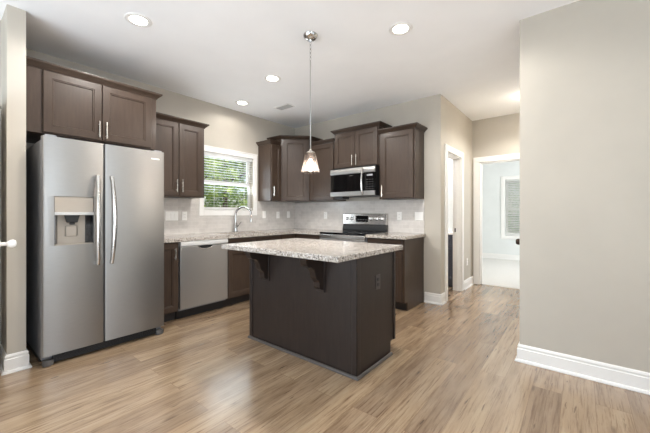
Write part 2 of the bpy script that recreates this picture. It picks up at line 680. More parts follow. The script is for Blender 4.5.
bl = thing('window_blind', 'white slatted blind hanging open in the window over the sink', 'blind', (-.03, (WY0 + WY1) / 2, WZ1 - .002))
hw = (WY1 - WY0) / 2 - .008
MB().box(-.026, -hw, -.045, .026, hw, 0).build('headrail', M['blind'], bl, .003)
mb = MB()
z = -.075
while z > -(WZ1 - WZ0) + .05:
    a = radians(-3)
    mb.add([(-.024 * cos(a), -hw, z - .024 * sin(a) + .001), (.024 * cos(a), -hw, z + .024 * sin(a) + .001), (.024 * cos(a), hw, z + .024 * sin(a) + .001), (-.024 * cos(a), hw, z - .024 * sin(a) + .001),
            (-.024 * cos(a), -hw, z - .024 * sin(a) - .0015), (.024 * cos(a), -hw, z + .024 * sin(a) - .0015), (.024 * cos(a), hw, z + .024 * sin(a) - .0015), (-.024 * cos(a), hw, z - .024 * sin(a) - .0015)],
           [(0, 1, 2, 3), (7, 6, 5, 4), (0, 4, 5, 1), (1, 5, 6, 2), (2, 6, 7, 3), (3, 7, 4, 0)])
    z -= .037
mb.build('slats', M['blind'], bl, smooth=0)
MB().box(-.024, -hw, -(WZ1 - WZ0) + .012, .024, hw, -(WZ1 - WZ0) + .034).build('bottom_rail', M['blind'], bl, .003)
for y in (-hw * .62, hw * .62):
    MB().box(.0255, y - .0015, -(WZ1 - WZ0) + .03, .0275, y + .0015, -.04).build('ladder_cord', M['blind'], bl)
mb = MB().tube([(.033, hw - .06, -.03), (.034, hw - .06, -.25)], .0015, 6).lathe([(.002, -.25), (.007, -.27), (.006, -.285), (.001, -.29)], (.034, hw - .06, 0), 8)
mb.build('pull_cord', M['blind'], bl)

# ------------------------------------------------------------------ doorways
def casing(name, pts_fn, ymin, ymax, ztop, w_=.088, t=.018):
    mb = MB()
    mb.box(*pts_fn(ymin - w_, 0), *pts_fn(ymin, t, ztop))
    mb.box(*pts_fn(ymax, 0), *pts_fn(ymax + w_, t, ztop))
    mb.box(*pts_fn(ymin - w_, 0, ztop), *pts_fn(ymax + w_, t, ztop + w_))
    return mb


# bathroom doorway (hall left wall)
mb = casing('c', lambda a, t, z=0.001: (2.6405 + t, a, z), DY0, DY1, DZ)
mb.box(2.52, DY0, .001, 2.6405, DY0 + .016, DZ - .016).box(2.52, DY1 - .016, .001, 2.6405, DY1, DZ - .016).box(2.52, DY0, DZ - .016, 2.6405, DY1, DZ)
mb.box(2.57, DY1 - .028, .001, 2.60, DY1 - .016, DZ - .016)
d1 = struct('door_1', mb, M['trim'], .003)
MB().box(2.548, DY1 - .0185, .90, 2.566, DY1 - .016, .96).build('strike_plate', M['bronze'], d1)
# bedroom doorway
mb = casing('c', lambda a, t, z=0.009: (a, 1.5495 - t, z), EX0, EX1, DZ)
mb.box(EX0, 1.5495, .009, EX0 + .016, 1.67, DZ - .016).box(EX1 - .016, 1.5495, .009, EX1, 1.67, DZ - .016).box(EX0, 1.5495, DZ - .016, EX1, 1.67, DZ)
mb.box(EX0 + .016, 1.60, .009, EX0 + .028, 1.63, DZ - .016)
d2 = struct('door_2', mb, M['trim'], .003)


def knob_mb(mb, base_pt, axis, sgn=1, s=1.0):
    mb.lathe([(.001, 0), (.031 * s, .001 * sgn), (.031 * s, .006 * sgn), (.012 * s, .010 * sgn), (.011 * s, .032 * sgn), (.020 * s, .038 * sgn),
              (.027 * s, .048 * sgn), (.027 * s, .057 * sgn), (.020 * s, .067 * sgn), (.001, .070 * sgn)], base_pt, 16, axis)
    return mb


# hall door beside the end of the right wall (only its knob reaches into view)
mb = MB().box(3.700, -1.035, .008, 3.735, -.215, DZ - .005)
d3 = struct('door_3', mb, M['trim'], .002)
knob_mb(MB(), (3.700, -.95, .94), 'x', -1.25).build('door_knob', M['bronze'], d3)
# pantry door standing open against the left edge of the frame
mb = MB(Matrix.Translation((.425, -3.832, 0)) @ Matrix.Rotation(radians(-4.0), 4, 'Z'))
mb.box(0, -.035, .008, .77, 0, 2.02)
d4 = struct('door_4', mb, M['trim'], .002)
mb = MB(Matrix.Translation((.425, -3.832, 0)) @ Matrix.Rotation(radians(-4.0), 4, 'Z'))
mb.box(.7701, -.029, .95, .7715, -.006, 1.02).box(.7715, -.024, .975, .778, -.011, .995)
mb.build('latch_plate', M['nickel'], d4)
mb = MB(Matrix.Translation((.425, -3.832, 0)) @ Matrix.Rotation(radians(-4.0), 4, 'Z'))
knob_mb(mb, (.70, 0, .985), 'y', 1.25)
mb.build('door_knob', M['plate'], d4)
mb = MB()
mb.box(.30, -3.822, .001, .415, -3.8005, DZ).box(.30, -4.66, .001, .415, -4.64, DZ).box(.30, -4.64, DZ, .415, -3.822, DZ + .02)
struct('trim_2', mb, M['trim'])

# bedroom window
mb = MB()
cw = .09
mb.box(BX0 - cw, 5.082, BZ0 - cw, BX0, 5.0995, BZ1 + cw).box(BX1, 5.082, BZ0 - cw, BX1 + cw, 5.0995, BZ1 + cw)
mb.box(BX0, 5.082, BZ1, BX1, 5.0995, BZ1 + cw).box(BX0, 5.082, BZ0 - cw, BX1, 5.0995, BZ0)
win2 = struct('window_2', mb, M['trim'], .003)
mb = MB()
zm = 1.30
for z0, z1, y in ((BZ0 + .002, zm + .03, 5.165), (zm - .03, BZ1 - .002, 5.195)):
    f = .055
    mb.box(BX0 + .002, y - .014, z0, BX0 + .002 + f, y + .014, z1).box(BX1 - .002 - f, y - .014, z0, BX1 - .002, y + .014, z1)
    mb.box(BX0 + f, y - .014, z0, BX1 - f, y + .014, z0 + f).box(BX0 + f, y - .014, z1 - f, BX1 - f, y + .014, z1)
mb.build('window_frame', M['trim'], win2)
MB().box(BX0 + .05, 5.164, BZ0 + .05, BX1 - .05, 5.166, zm - .02).box(BX0 + .05, 5.194, zm + .02, BX1 - .05, 5.196, BZ1 - .05).build('window_pane', M['glass'], win2)
bl2 = thing('window_blind', 'white slatted blind in the far bedroom window beyond the hall doorway', 'blind', ((BX0 + BX1) / 2, 5.125, BZ1 - .002))
hw = (BX1 - BX0) / 2 - .008
MB().box(-hw, -.024, -.045, hw, .024, 0).build('headrail', M['blind'], bl2, .003)
mb = MB()
z = -.08
while z > -(BZ1 - BZ0) + .06:
    mb.prism([(-.020, z + .016), (-.020, z + .019), (.020, z - .013), (.020, z - .016)], -hw, hw, 'x')
    z -= .044
mb.build('slats', M['blind'], bl2, smooth=0)
MB().box(-hw, -.024, -(BZ1 - BZ0) + .012, hw, .024, -(BZ1 - BZ0) + .036).build('bottom_rail', M['blind'], bl2, .003)

# patio door frame and windows placed for the added daylight (seen only in reflections)
mb = MB()
for x in (.7, 1.67, 2.63, 3.6):
    mb.box(x, -6.05, .001, x + .10, -6.0, 2.1)
mb.box(.8, -6.05, 2.0, 3.6, -6.0, 2.1)
struct('door_5', mb, M['trim'])
for k, (a, b) in enumerate(((-5.45, -3.95), (-3.05, -1.55))):
    mb = MB()
    mb.box(5.99, a, .75, 6.04, a + .07, 2.15).box(5.99, b - .07, .75, 6.04, b, 2.15).box(5.99, a, .75, 6.04, b, .82).box(5.99, a, 2.08, 6.04, b, 2.15)
    mb.box(5.99, a, 1.42, 6.04, b, 1.47).box(5.99, (a + b) / 2 - .04, .75, 6.04, (a + b) / 2 + .04, 2.15)
    struct('window_%d' % (k + 3), mb, M['trim'])

# ------------------------------------------------------------------ cabinets
def pull(parent, x, y, zc, L=.15, horizontal=False, label=None):
    """bar pull standing off a face whose front is at y"""
    mb = MB()
    yo = y - .030
    if horizontal:
        mb.tube([(x - L / 2, yo, zc), (x + L / 2, yo, zc)], .0062, 10)
        for d in (-L * .34, L * .34):
            mb.tube([(x + d, y + .0005, zc), (x + d, yo, zc)], .0048, 8)
    else:
        mb.tube([(x, yo, zc - L / 2), (x, yo, zc + L / 2)], .0062, 10)
        for d in (-L * .34, L * .34):
            mb.tube([(x, y + .0005, zc + d), (x, yo, zc + d)], .0048, 8)
    return mb.build('handle', M['nickel'], parent)


CROWN = [(0, 0), (.008, 0), (.011, .010), (.020, .018), (.036, .034), (.044, .040), (.046, .046), (.046, .056), (0, .056)]
GAP = .0015


def upper(label, w_, d, z0, z1, loc, rz, doors, crown_path, group='dark stained wall cabinets', filler=None, crown_z=None):
    t = thing('wall_cabinet', label, 'cabinet', loc, rz, group)
    b = MB().box(GAP / 2, -d, z0, w_ - GAP / 2, -.0095, z1)
    b.build('carcass', M['wood'], t, .0015)
    for (x0, a0, x1, a1, hx, hz) in doors:
        dr = MB().door(x0, a0, x1, a1, -d - .0005).build('door', M['wood'], t)
        if hx is not None:
            pull(dr, hx, -d - .0205, hz)
    if filler:
        MB().box(*filler).build('filler_panel', M['wood'], t, .001)
    if crown_path:
        MB().sweep(crown_path, CROWN, z1 - .012).build('crown_molding', M['wood_h'], t)
    return t


R90 = pi / 2
ZB, ZS, ZT = 1.385, 2.282, 2.392
# over the refrigerator (local x = world y)
y0 = -3.693
w_ = 3.693 - 2.675
upper('wide two-door wall cabinet with crown above the stainless refrigerator', w_, .59, 1.85, ZT, (0, y0, 0), R90,
      [(.119, 1.862, .529, 2.374, .505, 1.955), (.535, 1.862, .963, 2.374, .561, 1.955)],
      [(0, -.59), (w_, -.59), (w_, -.01)])
# between refrigerator and window
y0 = -2.672
w_ = 2.672 - 1.965
upper('two-door wall cabinet hanging left of the window, beside the refrigerator', w_, .305, ZB, ZS, (0, y0, 0), R90,
      [(.03, ZB + .014, .368, ZS - .018, .338, 1.515), (.374, ZB + .014, w_ - .035, ZS - .018, .404, 1.515)],
      [(0, -.305), (w_, -.305), (w_, -.01)])
# right of window
y0 = -.852
w_ = .852 - .632
upper('narrow one-door wall cabinet just right of the window', w_, .305, ZB, ZS, (0, y0, 0), R90,
      [(.012, ZB + .014, w_ - .012, ZS - .018, .035, 1.535)],
      [(0, -.01), (0, -.305), (w_ - .05, -.305)])
# diagonal corner
t = thing('corner_cabinet', 'tall diagonal wall cabinet filling the corner behind the pendant', 'cabinet', (0, 0, 0), 0, 'dark stained wall cabinets')
K = .630
poly = [(.0095, -K + .001), (.312, -K + .001), (K - .001, -.312), (K - .001, -.0095), (.0095, -.0095)]
MB().prism(poly, ZB, ZT).build('carcass', M['wood'], t, .0015)
L = math.hypot(K - .312, K - .312)
mt = Matrix.Translation((.312, -K, 0)) @ Matrix.Rotation(pi / 4, 4, 'Z')
mb = MB(mt)
mb.door(.035, ZB + .014, L - .035, ZT - .018, -.0005, st=.056)
dr = mb.build('door', M['wood'], t)
MB().sweep([(.012, -K), (.312, -K), (K, -.312), (K, -.012)], CROWN, ZT - .012).build('crown_molding', M['wood_h'], t)
# range wall
upper('one-door wall cabinet between the corner cabinet and the microwave', 1.148 - .632, .305, ZB, ZS, (.632, 0, 0), 0,
      [(.012, ZB + .014, .495, ZS - .018, None, None)], [(.05, -.305), (.514, -.305)])
MX0, MX1 = 1.135, 1.897
upper('tall-topped two-door wall cabinet directly above the microwave', .760, .315, 1.85, ZT, (1.150, 0, 0), 0,
      [(.014, 1.862, .377, ZT - .018, .345, 1.955), (.383, 1.862, .746, ZT - .018, .415, 1.955)],
      [(0, -.01), (0, -.315), (.760, -.315), (.760, -.01)])
upper('one-door wall cabinet at the right end, beside the microwave', 2.424 - 1.912, .305, 1.379, ZS, (1.912, 0, 0), 0,
      [(.035, 1.393, .491, ZS - .018, .060, 1.49)], [(.0, -.305), (.512, -.305), (.512, -.01)])


def base_cab(label, w_, loc, rz, fronts, end_panel=None, d=.60, name='base_cabinet', group='dark stained base cabinets'):
    t = thing(name, label, 'cabinet', loc, rz, group)
    MB().box(GAP / 2, -d, .105, w_ - GAP / 2, -.0095, .8735).build('carcass', M['wood'], t, .0015)
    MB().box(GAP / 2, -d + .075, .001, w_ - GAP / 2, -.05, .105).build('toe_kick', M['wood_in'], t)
    for f in fronts:
        kind, x0, a0, x1, a1 = f[:5]
        o = MB().door(x0, a0, x1, a1, -d - .0005, st=.056 if kind == 'door' else .034).build(kind, M['wood'] if kind == 'door' else M['wood_h'], t)
        if len(f) > 5 and f[5] is not None:
            pull(o, f[5], -d - .0205, f[6], .13, kind != 'door')
    if end_panel:
        MB().prism(end_panel, w_ - GAP / 2, w_ + .016, 'x').build('end_panel', M['wood'], t, .001)
    return t


base_cab('narrow one-door base cabinet between the refrigerator and the dishwasher', 2.700 - 2.442, (0, -2.70, 0), R90,
         [('door', .012, .118, .246, .862, .205, .745)])
base_cab('sink base cabinet right of the dishwasher under the faucet', 1.832 - .92, (0, -1.832, 0), R90,
         [('drawer', .012, .735, .452, .862), ('drawer', .460, .735, .90, .862), ('door', .012, .118, .452, .722, .43, .63), ('door', .460, .118, .90, .722, .482, .63)])
t = base_cab('corner base cabinet under the counter between the sink and the range', .918 - .61, (0, -.918, 0), R90,
             [('door', .012, .118, .296, .862)])
base_cab('drawer base cabinet left of the range, behind the island', 1.133 - .012, (.012, 0, 0), 0,
         [('drawer', .66, .735, 1.108, .862, .884, .80), ('door', .66, .118, 1.108, .722, 1.08, .63)])
# the cabinet right of the range, with its finished end
base_cab('base cabinet right of the range with a finished end towards the hall', 2.402 - 1.899, (1.899, 0, 0), 0,
         [('drawer', .014, .735, .489, .862, .25, .80), ('door', .014, .118, .489, .722, .045, .63)],
         [(-.0095, .001), (-.525, .001), (-.525, .105), (-.600, .105), (-.600, .8735), (-.0095, .8735)])

# ------------------------------------------------------------------ countertops and sink
SX0, SX1, SY0, SY1 = .14, .54, -1.74, -1.04
z0, z1 = .8745, CT
mb = MB()
mb.box(.0095, -2.702, z0, .64, SY0, z1).box(.0095, SY1, z0, .64, -.0095, z1)
mb.box(.0095, SY0, z0, SX0, SY1, z1).box(SX1, SY0, z0, .64, SY1, z1).box(.64, -.64, z0, 1.134, -.0095, z1)
o = mb.build('countertop', M['granite'])
tag(o, 'speckled granite countertop running under the window and into the corner', 'countertop', 'granite countertops')
o = MB().box(1.898, -.64, z0, 2.445, -.0095, z1).build('countertop', M['granite'], None, .004)
tag(o, 'short speckled granite countertop right of the range', 'countertop', 'granite countertops')

t = thing('sink', 'undermount stainless sink basin below the gooseneck faucet', 'sink', ((SX0 + SX1) / 2, (SY0 + SY1) / 2, .70))
a, b = (SX1 - SX0) / 2, (SY1 - SY0) / 2
def rr(ax, ay, z, r=.05, n=5):
    pts = []
    for cx, cy, s0 in ((ax - r, ay - r, 0), (-ax + r, ay - r, 1), (-ax + r, -ay + r, 2), (ax - r, -ay + r, 3)):
        for k in range(n + 1):
            an = pi / 2 * (s0 + k / n)
            pts.append((cx + r * cos(an), cy + r * sin(an), z))
    return pts
MB().loft([rr(a - .004, b - .004, .172), rr(a - .010, b - .010, .166), rr(a - .014, b - .014, .03), rr(a - .05, b - .05, .004), rr(.05, .05, 0, .049)][::1], False, True).build('basin', M['steel'], t)
MB().lathe([(.001, .003), (.042, .003), (.044, .006), (.040, .008), (.001, .005)], (0, 0, 0), 20).build('drain', M['chrome'], t)

fx, fy = .085, -1.335
t = thing('faucet', 'chrome gooseneck pull-down faucet behind the sink under the window', 'faucet', (fx, fy, CT + .0005))
MB().lathe([(.034, 0), (.034, .006), (.028, .012), (.026, .03), (.025, .115), (.020, .128), (.014, .135)], (0, 0, 0), 20).build('base', M['chrome'], t)
pts = [(0, 0, .12), (0, 0, .20)]
ca = .115
dirx, diry = .80, .60
for k in range(0, 13):
    an = pi - pi * 1.02 * k / 12
    u = ca + ca * cos(an)
    pts.append((u * dirx, u * diry, .25 + ca * sin(an)))
MB().tube(pts, .0145, 12).build('spout', M['chrome'], t)
e = pts[-1]
MB().lathe([(.012, .004), (.0145, -.01), (.016, -.05), (.0195, -.075), (.019, -.092), (.012, -.095)], e, 16).build('spray_head', M['chrome'], t)
mb = MB().tube([(0, .018, .075), (0, .040, .082)], .012, 12).tube([(0, .036, .080), (.018, .055, .115), (.040, .070, .150)], [.009, .007, .006], 10)
mb.build('lever', M['chrome'], t)

# ------------------------------------------------------------------ refrigerator
FX, FY0, FY1 = .79, -3.622, -2.708          # body front, sides (world)
t = thing('refrigerator', 'tall stainless side-by-side refrigerator with dispenser, left of the counter', 'refrigerator', (0, FY0, 0), R90)
W = FY1 - FY0
MB().box(.006, -FX, .035, W - .006, -.04, 1.765).build('cabinet_body', M['greymetal'], t, .006)
SPL = .405
DF, DB = -.862, -FX - .004                  # door front and back (local y)


def fdoor(name, x0, x1, hole=None):
    z0, z1 = .082, 1.785
    r = .014
    mb = MB()
    def prof(xa, xb):
        # plan outline with softened front corners
        return [(xa, DB), (xb, DB), (xb, DF + r), (xb - r * .3, DF + r * .3), (xb - r, DF), (xa + r, DF), (xa + r * .3, DF + r * .3), (xa, DF + r)]
    if not hole:
        mb.prism(prof(x0, x1), z0, z1)
    else:
        hx0, hz0, hx1, hz1 = hole
        mb.prism(prof(x0, x1), z0, hz0).prism(prof(x0, x1), hz1, z1)
        mb.prism([(x0, DB), (hx0, DB), (hx0, DF), (x0 + r, DF), (x0 + r * .3, DF + r * .3), (x0, DF + r)], hz0, hz1)
        mb.prism([(x1, DB), (hx1, DB), (hx1, DF), (x1 - r, DF), (x1 - r * .3, DF + r * .3), (x1, DF + r)], hz0, hz1)
    o = mb.build(name, M['steel'], t, 0)
    o.data.materials.append(M['greymetal'])
    for f in o.data.polygons:
        if abs(f.normal.x) > .95 and f.center.y > DF + .01 and (abs(f.center.x - x0) < .001 or abs(f.center.x - x1) < .001):
            f.material_index = 1
    return o


hole = (.072, .932, .328, 1.322)
fd = fdoor('freezer_door', .002, SPL - .003, hole)
rd = fdoor('fresh_food_door', SPL + .003, W - .002)


def bow(parent, x, lean):
    pts = []
    for k in range(17):
        u = k / 16
        z = .755 + (1.505 - .755) * u
        b_ = sin(pi * u)
        pts.append((x + lean * b_ * .010, DF - .022 - .042 * b_ ** .7, z))
    mb = MB().tube(pts, [.014 + .005 * sin(pi * k / 16) for k in range(17)], 12, 1.25)
    for z in (.765, 1.495):
        mb.box(x - .012, DF - .026, z - .014, x + .012, DF - .0005, z + .014)
    mb.build('handle', M['steel_h'], parent, 0)


bow(fd, SPL - .052, -1)
bow(rd, SPL + .048, 1)
# dispenser
hx0, hz0, hx1, hz1 = hole
dp = MB()
dp.box(hx0 + .001, DF + .004, 1.190, hx1 - .001, DB, hz1 - .001)
d_ = dp.build('dispenser_panel', M['beige_steel'], fd, .004)
n = 12
poly = []
lip = MB()
ring0, ring1 = [], []
for k in range(n + 1):
    u = k / n
    x = hx0 + .001 + (hx1 - hx0 - .002) * u
    ring0.append((x, DF - .004 - .022 * sin(pi * u)))
pl = ring0 + [(hx1 - .001, DF + .03), (hx0 + .001, DF + .03)]
lip.prism(pl, 1.172, 1.196)
lip.build('dispenser_lip', M['silver'], fd, .002)
mb = MB()
yb = DB - .001
mb.box(hx0 + .001, yb - .004, hz0 + .001, hx1 - .001, yb, 1.171).box(hx0 + .005, DF + .002, hz0 + .001, hx1 - .005, yb - .004, hz0 + .008)
mb.build('dispenser_recess', M['beige_steel'], fd)
for xa, xb, xc in ((hx0 + .001, hx0 + .005, hx0 + .030), (hx1 - .001, hx1 - .005, hx1 - .045)):
    MB().prism([(xa, DF + .001), (xb, DF + .001), (xc, yb - .0045), (xa, yb - .0045)], hz0 + .0085, 1.170).build('recess_side', M['recess'], fd)
MB().prism([(hx0 + .075, yb - .005), (hx0 + .085, yb - .016), (hx1 - .105, yb - .016), (hx1 - .095, yb - .005)], 1.0, 1.085).build('dispenser_paddle', M['beige_steel'], fd, .003)
mb = MB().prism([(hx0 + .066, 1.171), (hx1 - .090, 1.171), (hx1 - .105, 1.112), (hx0 + .082, 1.112)], DF + .016, DF + .040, 'y')
mb.box(hx0 + .100, DF + .020, 1.095, hx1 - .122, DF + .036, 1.112)
mb.build('dispenser_nozzle', M['black'], fd, .003)
MB().box(W - .128, DF - .0022, 1.704, W - .052, DF - .0002, 1.717).build('badge', M['plate'], rd, .0008)
# base grille with feet
mb = MB().box(.07, -.832, .016, W - .07, -FX, .078)
for k in range(5):
    mb.box(.09, -.835, .026 + k * .010, W - .09, -.832, .031 + k * .010)
mb.build('base_grille', M['black'], t)
for x0, x1 in ((.006, .072), (W - .072, W - .006)):
    mb = MB().prism([(x0, -.80), (x0, -.846), (x0 + .02, -.858), (x1 - .02, -.858), (x1, -.846), (x1, -.80)], .002, .046)
    mb.build('foot', M['greyplastic'], t, .004)
for x0 in (.02, W - .09):
    MB().box(x0, -.84, 1.766, x0 + .07, -.70, 1.800).build('hinge_cover', M['greymetal'], t, .004)
MB().box(.01, -.7, .002, W - .01, -.1, .035).build('roller_base', M['black'], t)

# ------------------------------------------------------------------ dishwasher
t = thing('dishwasher', 'stainless dishwasher under the counter, left of the sink', 'dishwasher', (0, -2.440, 0), R90)
W = .606
MB().box(.004, -.585, .10, W - .004, -.02, .872).build('tub', M['greymetal'], t)
MB().box(.004, -.54, .001, W - .004, -.1, .10).build('toe_panel', M['black'], t)
mb = MB().box(.004, -.632, .125, W - .004, -.586, .812)
dd = mb.build('door', M['satin'], t, .004)
MB().prism([(-.586, .815), (-.628, .815), (-.640, .826), (-.640, .862), (-.632, .871), (-.586, .871)], .004, W - .004, 'x').build('control_strip', M['silver'], t, .002)
n = 10
mb = MB()
pl = [(.215, .814)] + [(.215 + .18 * k / n, .814 - .034 * sin(pi * k / n) ** .45) for k in range(1, n)] + [(.395, .814)]
mb.prism(pl, -.6335, -.632, 'y')
mb.build('pocket_handle', M['black'], dd)
mb = MB()
pl2 = [(.207 + .196 * k / n, .813 - .042 * sin(pi * k / n) ** .45) for k in range(0, n + 1)]
mb.tube([(x, -.636, z) for x, z in pl2], .004, 8)
mb.build('handle_rim', M['steel_h'], dd)

# ------------------------------------------------------------------ range
t = thing('range', 'freestanding stainless range with black glass top under the microwave', 'range', (MX0 + .002, -.0095, 0))
W = MX1 - MX0 - .004
MB().box(.002, -.62, .03, W - .002, -.02, .895).build('body', M['greymetal'], t, .002)
for x in (.04, W - .06):
    for y in (-.58, -.08):
        MB().box(x, y, .001, x + .02, y + .02, .03).build('foot', M['black'], t)
ck = MB().box(.0, -.645, .896, W, -.085, .922).build('cooktop', M['blackglass'], t, .004)
mb = MB()
for x, y, r in ((.20, -.50, .10), (.56, -.50, .115), (.20, -.24, .115), (.56, -.24, .09)):
    mb.lathe([(r, .9221), (r + .004, .9225), (r + .008, .9221)], (x, y, 0), 28, cap=False)
mb.build('burner_ring', M['greyplastic'], ck)
MB().box(.0, -.655, .84, W, -.622, .893).build('front_panel', M['steel_h'], t, .006)
od = MB().box(.004, -.655, .235, W - .004, -.621, .835).build('oven_door', M['steel'], t, .005)
MB().box(.12, -.657, .36, W - .12, -.655, .70).build('window', M['blackglass'], od)
mb = MB().tube([(.05, -.705, .795), (W - .05, -.705, .795)], .012, 12)
for x in (.08, W - .08):
    mb.tube([(x, -.654, .795), (x, -.705, .795)], .009, 10)
mb.build('handle', M['steel_h'], od)
MB().box(.004, -.65, .05, W - .004, -.621, .228).build('drawer', M['steel'], t, .005)
bg = MB().prism([(-.012, .922), (-.085, .922), (-.085, .955), (-.062, 1.02), (-.012, 1.02)], .0, W, 'x').build('backguard', M['black'], t, .003)
pp = [(-.008, 1.018), (-.070, 1.018), (-.074, 1.022), (-.058, 1.178), (-.050, 1.184), (-.008, 1.184)]
cp = MB().prism(pp, .0, W, 'x').build('control_panel', M['steel_h'], t, .002)
sl = atan2(.016, .156)
mpn = Matrix.Translation((0, -.0745, 1.022)) @ Matrix.Rotation(-sl, 4, 'X')
mb = MB(mpn).box(.240, -.002, .035, .455, .0005, .130)
ds = mb.build('display', M['blackglass'], cp)
mb = MB(mpn)
for k in range(4):
    mb.box(.275 + .044 * k, -.003, .064, .302 + .044 * k, -.002, .074)
mb.build('touch_keys', M['greyplastic'], ds)
for k, x in enumerate((.075, .155, .505, .595, .685)):
    mb = MB(mpn)
    mb.lathe([(.027, .0005), (.027, -.006), (.022, -.008), (.020, -.026), (.014, -.028), (.001, -.028)], (x, 0, .086), 18, 'y')
    mb.box(x - .004, -.030, .068, x + .004, -.027, .104)
    mb.build('knob', M['steel_h'], cp)

# ------------------------------------------------------------------ microwave
t = thing('microwave', 'over-the-range microwave in steel and black glass below the wall cabinet', 'microwave', (MX0 + .008, -.0095, 0))
MB().box(.006, -.372, 1.432, W - .006, -.001, 1.848).build('body', M['black'], t, .003)
DW = .585
md = MB().box(0, -.398, 1.500, DW, -.373, 1.750).build('door', M['blackglass'], t, .002)
mb = MB().prism([(-.373, 1.752), (-.402, 1.752), (-.406, 1.76), (-.402, 1.822), (-.394, 1.832), (-.373, 1.832)], 0, W, 'x')
mb.build('top_band', M['steel'], t, .001)
MB().prism([(-.373, 1.430), (-.398, 1.430), (-.404, 1.438), (-.404, 1.498), (-.373, 1.498)], 0, W, 'x').build('bottom_band', M['steel'], t, .001)
mb = MB()
pts = []
for k in range(13):
    u = k / 12
    pts.append((DW - .012, -.412 - .030 * sin(pi * u) ** .7, 1.445 + .365 * u))
mb.tube(pts, .014, 10, 1.3)
for z in (1.455, 1.80):
    mb.box(DW - .021, -.416, z - .010, DW - .003, -.398, z + .010)
mb.build('handle', M['steel_h'], md)
cpn = MB().box(DW + .003, -.398, 1.500, W, -.373, 1.750).build('control_panel', M['blackglass'], t, .002)
for r in range(5):
    for c in range(3):
        x = DW + .040 + c * .042
        z = 1.520 + r * .032
        MB().box(x, -.3988, z, x + .022, -.398, z + .007).build('key', M['greyplastic'], cpn)
MB().box(DW + .045, -.3988, 1.70, DW + .135, -.398, 1.725).build('display', M['greymetal'], cpn)
MB().box(DW * .5 + .05, -.3995, 1.718, DW * .5 + .105, -.398, 1.730).build('badge', M['steel_h'], md)
MB().box(.05, -.37, 1.395, .20, -.20, 1.431).build('vent_filter', M['black'], t, .003)

# ------------------------------------------------------------------ island
IX0, IX1, IY0, IY1 = 1.602, 2.796, -2.228, -1.640
t = thing('kitchen_island', 'dark island base with bracketed overhang standing in the middle of the floor', 'island', (0, 0, 0))
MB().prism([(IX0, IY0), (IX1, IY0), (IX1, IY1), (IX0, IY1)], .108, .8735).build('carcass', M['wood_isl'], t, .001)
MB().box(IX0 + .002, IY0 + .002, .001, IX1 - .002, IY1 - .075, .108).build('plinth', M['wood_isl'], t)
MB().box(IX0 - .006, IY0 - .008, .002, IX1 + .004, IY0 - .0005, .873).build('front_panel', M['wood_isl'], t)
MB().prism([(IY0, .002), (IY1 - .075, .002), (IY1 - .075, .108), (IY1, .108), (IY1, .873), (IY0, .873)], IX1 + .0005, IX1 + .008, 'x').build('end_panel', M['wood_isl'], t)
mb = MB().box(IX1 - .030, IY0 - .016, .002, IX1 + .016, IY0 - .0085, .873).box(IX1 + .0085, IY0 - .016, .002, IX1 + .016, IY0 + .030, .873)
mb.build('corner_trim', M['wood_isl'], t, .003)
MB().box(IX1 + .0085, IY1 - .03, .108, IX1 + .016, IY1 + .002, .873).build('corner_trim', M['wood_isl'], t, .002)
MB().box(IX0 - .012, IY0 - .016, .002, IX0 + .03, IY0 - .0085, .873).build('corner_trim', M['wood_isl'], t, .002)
SH = [(0, 0), (.016, 0), (.016, .006), (.011, .015), (.003, .020), (0, .020)]
MB().sweep([(IX0 - .008, IY1 - .08), (IX0 - .008, IY0 - .016), (IX1 + .016, IY0 - .016), (IX1 + .016, IY1 - .08)][::1], SH, .001).build('shoe_molding', M['shoe'], t)


def corbel(xc):
    # scroll bracket outline in (y, z): against the panel at y=0, reaching out to -y
    pl = [(0, .873), (-.215, .873), (-.215, .835), (-.206, .822), (-.200, .806), (-.185, .793), (-.162, .790), (-.140, .782), (-.122, .766), (-.110, .744),
          (-.103, .718), (-.094, .696), (-.080, .680), (-.066, .668), (-.058, .650), (-.060, .632), (-.054, .614), (-.040, .602), (-.022, .596), (0, .594)]
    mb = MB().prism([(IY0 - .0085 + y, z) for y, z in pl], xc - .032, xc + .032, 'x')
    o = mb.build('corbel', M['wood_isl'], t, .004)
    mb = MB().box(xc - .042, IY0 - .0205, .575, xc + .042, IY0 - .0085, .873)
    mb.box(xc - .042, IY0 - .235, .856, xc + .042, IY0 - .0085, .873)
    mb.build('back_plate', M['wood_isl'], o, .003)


corbel(1.83)
corbel(2.475)
# cabinet doors on the range side
for k in range(2):
    x0 = IX0 + .02 + k * .60
    mb = MB(Matrix.Translation((x0 + .58, IY1 + .0005, 0)) @ Matrix.Rotation(pi, 4, 'Z'))
    mb.door(0, .118, .58, .862, 0)
    dr = mb.build('door', M['wood'], t)
o = MB().box(1.592, -2.550, .8745, 2.868, -1.605, CT).build('countertop', M['granite'], None, .005)
tag(o, 'large speckled granite slab on top of the island', 'countertop', 'granite countertops')

